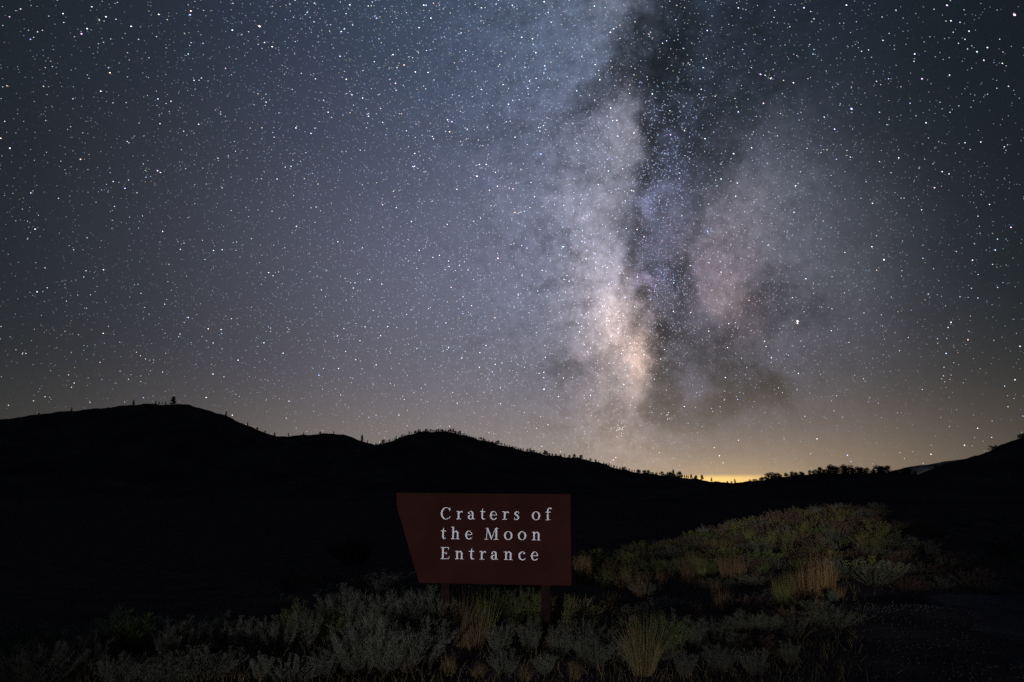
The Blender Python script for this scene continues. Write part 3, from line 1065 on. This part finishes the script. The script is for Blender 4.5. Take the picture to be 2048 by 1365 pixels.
def sage_mesh(seed, spread=.75, plumes=36, leaves=84, h=1.0, leaf=.10, wd=.0048):
    """unit-high shrub: woody stems that fan out from the base, feathery upright plumes"""
    rr = random.Random(seed)
    LV, LF, SV_, SF = [], [], [], []
    for i in range(plumes):
        a = rr.uniform(0, 2 * math.pi)
        tilt = spread * math.sqrt(rr.random())
        tip_h = h * rr.uniform(.62, 1.0) * (1 - .30 * (tilt / max(spread, .01)) ** 2)
        d = Vector((math.cos(a) * math.sin(tilt), math.sin(a) * math.sin(tilt), math.cos(tilt)))
        b0 = Vector((math.cos(a) * .04, math.sin(a) * .04, -.04))
        ln = tip_h / max(.35, math.cos(tilt)) * .95
        bend = Vector((-d.x * .3, -d.y * .3, .25))
        pts = []
        for q in range(6):
            t = q / 5
            pts.append(b0 + d * ln * t + bend * (t * t * .25 * h))
        for q in range(5):
            k = len(SV_)
            w = .010 * (1 - .8 * q / 5)
            for pnt, ww in ((pts[q], w), (pts[q + 1], w * .8)):
                for ang in (0, 2.1, 4.2):
                    SV_.append(pnt + Vector((math.cos(ang) * ww, math.sin(ang) * ww, 0)))
            for e in range(3):
                SF.append((k + e, k + (e + 1) % 3, k + 3 + (e + 1) % 3, k + 3 + e))
        for q in range(leaves):
            t = .30 + .70 * rr.random() ** .7
            i0 = min(4, int(t * 5))
            c = pts[i0].lerp(pts[i0 + 1], t * 5 - i0)
            ax = (pts[i0 + 1] - pts[i0]).normalized()
            off = Vector((rr.gauss(0, 1), rr.gauss(0, 1), rr.gauss(0, .4)))
            dd = ax * 1.1 + off * .55
            leaf_tris(LV, LF, c + off * .018, dd, leaf * rr.uniform(.6, 1.3), wd * rr.uniform(.7, 1.3), rr)
    return (LV, LF), (SV_, SF)


def grass_mesh(seed, n=170, spread=.35, droop=.10, foot=.14, wd=.010, low=.55):
    rr = random.Random(seed)
    V, F = [], []
    for i in range(n):
        a = rr.uniform(0, 2 * math.pi)
        r = foot * math.sqrt(rr.random())
        tilt = spread * (r / foot) * rr.uniform(.3, 1.3)
        aa = a + rr.gauss(0, .5)
        d = Vector((math.cos(aa) * math.sin(tilt), math.sin(aa) * math.sin(tilt), math.cos(tilt)))
        blade(V, F, Vector((math.cos(a) * r, math.sin(a) * r, -.03)), d, rr.uniform(low, 1.02), wd * rr.uniform(.6, 1.3), droop * rr.uniform(.2, 1.4), rr, 4)
    return V, F


def mk(name, VF, mat):
    me = bpy.data.meshes.new(name)
    me.from_pydata([tuple(v) for v in VF[0]], [], VF[1])
    me.update()
    me.materials.append(mat)
    return me


sage_src = [sage_mesh(100 + i, spread=(.75, .95, .6, 1.05)[i]) for i in range(4)]
dome_src = [sage_mesh(140 + i, spread=1.2, plumes=50, leaves=46, leaf=.075, wd=.008) for i in range(2)]
shrub = {}
for key, src, mat in (('sage', sage_src, 'sage'), ('green', sage_src, 'sage_green'), ('rabbit', dome_src + sage_src[1:2], 'rabbit'), ('rust', dome_src, 'rust'), ('dome', dome_src, 'sage')):
    shrub[key] = [(mk('foliage', a, M[mat]), mk('stems', b, M['wood_stem'])) for a, b in src]
tuft_src = [grass_mesh(200 + i, n=190, spread=(.45, .7, .35)[i], droop=(.10, .2, .06)[i]) for i in range(3)]
tall_src = [grass_mesh(220 + i, n=130, spread=.40, droop=.035, foot=.15, wd=.012, low=.28) for i in range(3)]
stalk_src = [grass_mesh(240 + i, n=9, spread=.8, droop=.09, foot=.10, wd=.012, low=.6) for i in range(2)]
tuft = {'straw': [mk('grass_tuft', s, M['straw']) for s in tuft_src], 'yellow': [mk('grass_tuft', s, M['rabbit']) for s in tuft_src],
        'tall': [mk('tall_grass', s, M['red_grass']) for s in tall_src], 'tallstraw': [mk('tall_grass', s, M['straw']) for s in tall_src],
        'stalk': [mk('dry_stalks', s, M['straw']) for s in stalk_src]}
rnd = random.Random(5)
shrub_n = {'sage': 'sagebrush', 'green': 'green_shrub', 'rabbit': 'rabbitbrush', 'rust': 'rust_shrub', 'dome': 'sagebrush'}


def bush(kind, x, y, h, label, group=None, wide=1.0, sink=.02):
    z = gz1(x, y)
    root = empty(shrub_n[kind], (x, y, z - sink), rnd.uniform(0, 6.28))
    root.scale = (h * wide, h * wide, h)
    f, s = rnd.choice(shrub[kind])
    link(bpy.data.objects.new('foliage', f), root)
    link(bpy.data.objects.new('stems', s), root)
    return tag(root, label, 'shrub', group)


def grass(kind, x, y, h, label, group=None, wide=1.0, name=None):
    z = gz1(x, y)
    me_ = rnd.choice(tuft[kind])
    o = link(bpy.data.objects.new(name or me_.name.split('.')[0], me_))
    o.location = (x, y, z)
    o.rotation_euler = (0, 0, rnd.uniform(0, 6.28))
    o.scale = (h * wide, h * wide, h)
    return tag(o, label, 'grass', group)


def at_px(px, base_py, top_py):
    x, y, z, t = ground_at(px, base_py)
    return x, y, (base_py - top_py) / FPX * t * 1.02


def pb(kind, px, b, tpy, label, group=None, wide=1.0):
    x, y, h = at_px(px, b, tpy)
    return bush(kind, x, y, h, label, group, wide)


def pg(kind, px, b, tpy, label, group=None, wide=1.0, name=None):
    x, y, h = at_px(px, b, tpy)
    return grass(kind, x, y, h, label, group, wide, name)


# the scrub round the sign's foot
G1 = 'sagebrush beside the left post'
for a in [(588, 1290, 1208, .8), (612, 1300, 1222, .7), (560, 1312, 1240, .7), (655, 1282, 1212, .8), (690, 1278, 1182, .75), (725, 1272, 1192, .8), (765, 1272, 1190, .8),
          (800, 1268, 1185, .8), (838, 1270, 1178, .75), (862, 1276, 1190, .7)]:
    pb('sage' if a[0] not in (655, 588) else 'green', *a[:3], 'grey-green sagebrush behind the front bushes left of the sign posts', G1, a[3])
G2 = 'front sagebrush left of the sign'
for a in [(705, 1352, 1268, .9), (735, 1348, 1240, .85), (775, 1352, 1262, .9), (815, 1345, 1252, .85), (850, 1330, 1238, .8), (690, 1340, 1285, 1.0), (650, 1360, 1300, 1.0)]:
    pb('sage', *a[:3], 'pale feathery sagebrush in front of the left sign post', G2, a[3])
pg('straw', 925, 1292, 1176, 'straw-yellow grass clump between the two sign posts', None, .8)
pg('yellow', 965, 1285, 1180, 'yellow-green grass clump against the middle of the sign bottom', None, .8)
pg('straw', 950, 1300, 1215, 'low tangled straw grass between the sign posts', None, 1.0)
for a in [(1015, 1262, 1180), (1045, 1258, 1178), (1072, 1262, 1184)]:
    pb('green', *a, 'dark green shrub under the right half of the sign panel', 'green shrubs under the panel', .8)
for a in [(1118, 1258, 1180), (1140, 1262, 1188)]:
    pb('rabbit', *a, 'olive shrub just outside the right sign post', 'olive shrubs by the right post', .8)
for a in [(1000, 1310, 1248), (1060, 1305, 1240), (1120, 1320, 1250), (1165, 1310, 1240), (1190, 1335, 1270), (1010, 1350, 1300), (1090, 1352, 1305)]:
    pb('sage', *a, 'dim small sagebrush in front of the right sign post', 'dim brush in front of the right post', .9)
for a in [(900, 1352, 1310), (960, 1356, 1322), (1050, 1362, 1325), (1150, 1360, 1318)]:
    pg('straw', *a, 'short dry grass at the foot of the front scrub', 'short dry grass in front', 1.2)

# the yellow-green tuft right of the sign
pg('yellow', 1292, 1345, 1218, 'bright yellow-green bunch grass standing alone right of the sign', None, .75)
pg('straw', 1285, 1350, 1235, 'straw blades leaning out of the lone yellow-green tuft', None, .9)
pg('stalk', 1262, 1330, 1255, 'dry stalks bending left out of the lone tuft', None, 1.5)
pb('green', 1335, 1318, 1232, 'small green shrub tucked behind the lone yellow-green tuft', None, .7)
for a in [(1385, 1300, 1238), (1345, 1290, 1225), (1430, 1290, 1235), (1480, 1285, 1225), (1530, 1280, 1225), (1440, 1345, 1290), (1370, 1355, 1300), (1580, 1330, 1285), (1510, 1352, 1300)]:
    pb('sage', *a, 'dim low sagebrush on the dark ground right of the lone tuft', 'dim brush right of the lone tuft', 1.0)

# tall grasses
for a in [(1158, 1168, 1095), (1170, 1166, 1088), (1184, 1168, 1098)]:
    pg('tall', *a, 'tall tan grass rising behind the right edge of the sign', 'tall grass at the right edge of the panel', .55)
for a in [(1365, 1150, 1098), (1380, 1148, 1092), (1398, 1150, 1100)]:
    pg('tallstraw', *a, 'tan grass stand at the foot of the bank', 'tan grass at the bank foot', .6)
for a in [(1448, 1156, 1100), (1466, 1158, 1098), (1485, 1160, 1108)]:
    pg('tall', *a, 'rusty grass stand beside the tan grass at the bank foot', 'rusty grass at the bank foot', .6)
for a in [(1612, 1196, 1118), (1630, 1194, 1108), (1648, 1192, 1102), (1664, 1190, 1102), (1596, 1198, 1128)]:
    pg('tall', *a, 'tall reddish grass in the big stand on the verge', 'tall reddish grass on the verge', .5)
for a in [(1556, 1206, 1152), (1578, 1204, 1140), (1566, 1212, 1160)]:
    pg('yellow', *a, 'yellow grass at the near end of the tall reddish stand', 'yellow grass by the reddish stand', .6)
for a in [(1440, 1225, 1165), (1460, 1215, 1170), (1640, 1235, 1190)]:
    pg('tall', *a, 'dim rusty grass below the tall reddish stand', 'dim rusty grass on the verge', .7)
for a in [(170, 1345, 1240), (140, 1345, 1255)]:
    pg('stalk', *a, 'long thin dry stalks rising from the dark left scrub', 'dry stalks in the left scrub', .8)

# dark scrub on the left
for a in [(225, 1318, 1232, 'sage'), (255, 1325, 1240, 'green'), (290, 1312, 1245, 'sage'), (60, 1322, 1252, 'sage'), (20, 1335, 1262, 'sage'), (100, 1338, 1265, 'sage'), (180, 1350, 1280, 'sage'),
          (335, 1318, 1252, 'sage'), (372, 1312, 1245, 'sage'), (410, 1305, 1238, 'sage'), (445, 1298, 1232, 'sage'), (480, 1300, 1240, 'sage'), (520, 1308, 1245, 'sage'),
          (385, 1362, 1300, 'dome'), (420, 1358, 1298, 'dome'), (340, 1368, 1312, 'dome'), (460, 1352, 1300, 'sage'), (520, 1362, 1310, 'sage'), (580, 1366, 1312, 'dome'),
          (300, 1372, 1318, 'dome'), (230, 1376, 1315, 'sage'), (90, 1372, 1300, 'sage'), (20, 1375, 1305, 'sage')]:
    pb(a[3], *a[:3], 'dim sagebrush in the dark scrub far left of the sign', 'dark scrub left of the sign', 1.0)
for a in [(705, 1118, 1046), (690, 1122, 1062), (722, 1120, 1060)]:
    x, y, h = at_px(a[0], 1128, 1128 - (a[1] - a[2]) * .9)
    bush('rust', x, y, h, 'reddish shrub standing up in the dark behind the left end of the sign', 'reddish shrub behind the sign', .7)

# the brushy bank
cnt = 0
tries = 0
placed = []
while cnt < 330 and tries < 6000:
    tries += 1
    px = rnd.uniform(1165, 1760)
    topline = np.interp(px, [1165, 1300, 1400, 1500, 1600, 1640, 1760], [1122, 1098, 1074, 1048, 1026, 1017, 1016])
    f = rnd.random() ** 1.2
    py = topline + 6 + f * (1150 - topline)
    x, y, z, t = ground_at(px, py)
    if t > 60:
        continue
    if any((x - q) ** 2 + (y - w_) ** 2 < .36 ** 2 for q, w_ in placed):
        continue
    placed.append((x, y))
    h = rnd.uniform(.18, .40)
    if f < .32:
        kind = rnd.choices(['rabbit', 'rust', 'sage', 'green'], [4, 3, 2, 2])[0] if px < 1520 else rnd.choices(['rabbit', 'rust', 'sage'], [2, 4, 2])[0]
    else:
        kind = rnd.choices(['sage', 'dome', 'green', 'rust', 'rabbit'], [2, 1, 3, 3, 2])[0]
    lab = {'rabbit': 'yellow-green rabbitbrush on the brushy bank right of the sign', 'rust': 'rust-brown shrub on the brushy bank right of the sign',
           'sage': 'grey sagebrush on the brushy bank right of the sign', 'green': 'olive-green shrub on the brushy bank right of the sign',
           'dome': 'grey sagebrush on the brushy bank right of the sign'}[kind]
    bush(kind, x, y, h, lab, {'rabbit': 'rabbitbrush on the bank', 'rust': 'rust shrubs on the bank', 'sage': 'sagebrush on the bank', 'green': 'olive shrubs on the bank', 'dome': 'sagebrush on the bank'}[kind], rnd.uniform(.8, 1.15))
    cnt += 1
for i in range(60):
    px, py = rnd.uniform(1700, 2060), rnd.uniform(1028, 1195)
    x, y, z, t = ground_at(px, py)
    if t > 60:
        continue
    bush(rnd.choice(['sage', 'rust', 'dome']), x, y, rnd.uniform(.16, .34), 'low dim brush on the dark flat beyond the verge', 'low brush on the dark flat', rnd.uniform(.9, 1.3))
for i in range(46):
    px = rnd.uniform(1210, 1760)
    topline = np.interp(px, [1165, 1300, 1400, 1500, 1600, 1640, 1760], [1122, 1098, 1074, 1048, 1026, 1017, 1016])
    x, y, z, t = ground_at(px, topline + rnd.uniform(8, 100))
    if t < 60:
        grass(rnd.choice(['yellow', 'straw', 'tall']), x, y, rnd.uniform(.25, .45), 'grass tuft among the shrubs of the brushy bank', 'grass tufts on the bank', .9)
for i in range(26):
    px, py = rnd.uniform(560, 1200), rnd.uniform(1172, 1240)
    x, y, z, t = ground_at(px, py)
    if t > 40:
        continue
    bush(rnd.choice(['sage', 'rust', 'dome']), x, y, rnd.uniform(.25, .42), 'low dark brush on the falling ground behind the sign', 'low brush behind the sign', rnd.uniform(.9, 1.3))

for i in range(70):
    px, py = rnd.uniform(1200, 1690), rnd.uniform(1155, 1330)
    x, y, z, t = ground_at(px, py)
    if x > .7 + .48 * (y - 2.2):
        continue
    if rnd.random() < .6:
        bush(rnd.choice(['sage', 'rust', 'dome']), x, y, rnd.uniform(.12, .26), 'small dim brush between the lone tuft and the tall grass', 'small brush below the tall grass', rnd.uniform(1, 1.5))
    else:
        grass('tall', x, y, rnd.uniform(.15, .3), 'short rusty grass between the lone tuft and the bank', 'short rusty grass below the bank', 1.2, 'grass_tuft')

# short dry grass carpet and gravel: too many to count
rr = random.Random(77)
V, F = [], []
for i in range(9000):
    px, py = rr.uniform(-60, 1800), rr.uniform(1150, 1420)
    d = ray(px, py)
    t = -1.5 / d.z
    x, y = d.x * t, d.y * t
    if x > .9 + .48 * (y - 2.2) - .1 and rr.random() > .12:
        continue
    blade(V, F, Vector((x, y, gz1(x, y) - .01)), Vector((rr.gauss(0, .4), rr.gauss(0, .4), 1)), rr.uniform(.04, .15), .006, .2, rr, 2)
tag(mesh_obj('dry_grass', V, F, M['straw']), 'sparse short dry grass over the dark soil', 'grass', kind='stuff')
V, F = [], []
for i in range(5200):
    if i < 1300:
        x = rr.uniform(4.0, 7.8)
        y = 9.2 - .05 * x + rr.gauss(0, .16)
    else:
        px, py = rr.uniform(900, 2100), rr.uniform(1190, 1420)
        d = ray(px, py)
        t = -1.5 / d.z
        x, y = d.x * t, d.y * t
        if x < .9 + .48 * (y - 2.2) and rr.random() > .15:
            continue
    s = rr.uniform(.005, .013) * (1.4 if rr.random() < .1 else 1)
    c = Vector((x, y, gz1(x, y) + .008))
    k = len(V)
    rot = rr.uniform(0, 6.28)
    V.append(c + Vector((0, 0, s * .7)))
    for q in range(5):
        a = rot + q * 2 * math.pi / 5
        rad = s * rr.uniform(.7, 1.2)
        V.append(c + Vector((math.cos(a) * rad, math.sin(a) * rad, rr.uniform(-.2, .25) * s)))
    V.append(c - Vector((0, 0, s * .6)))
    for q in range(5):
        F.append((k, k + 1 + q, k + 1 + (q + 1) % 5))
        F.append((k + 6, k + 1 + (q + 1) % 5, k + 1 + q))
tag(mesh_obj('gravel', V, F, M['pebble']), 'loose pale gravel scattered on the dark verge', 'gravel', kind='stuff')
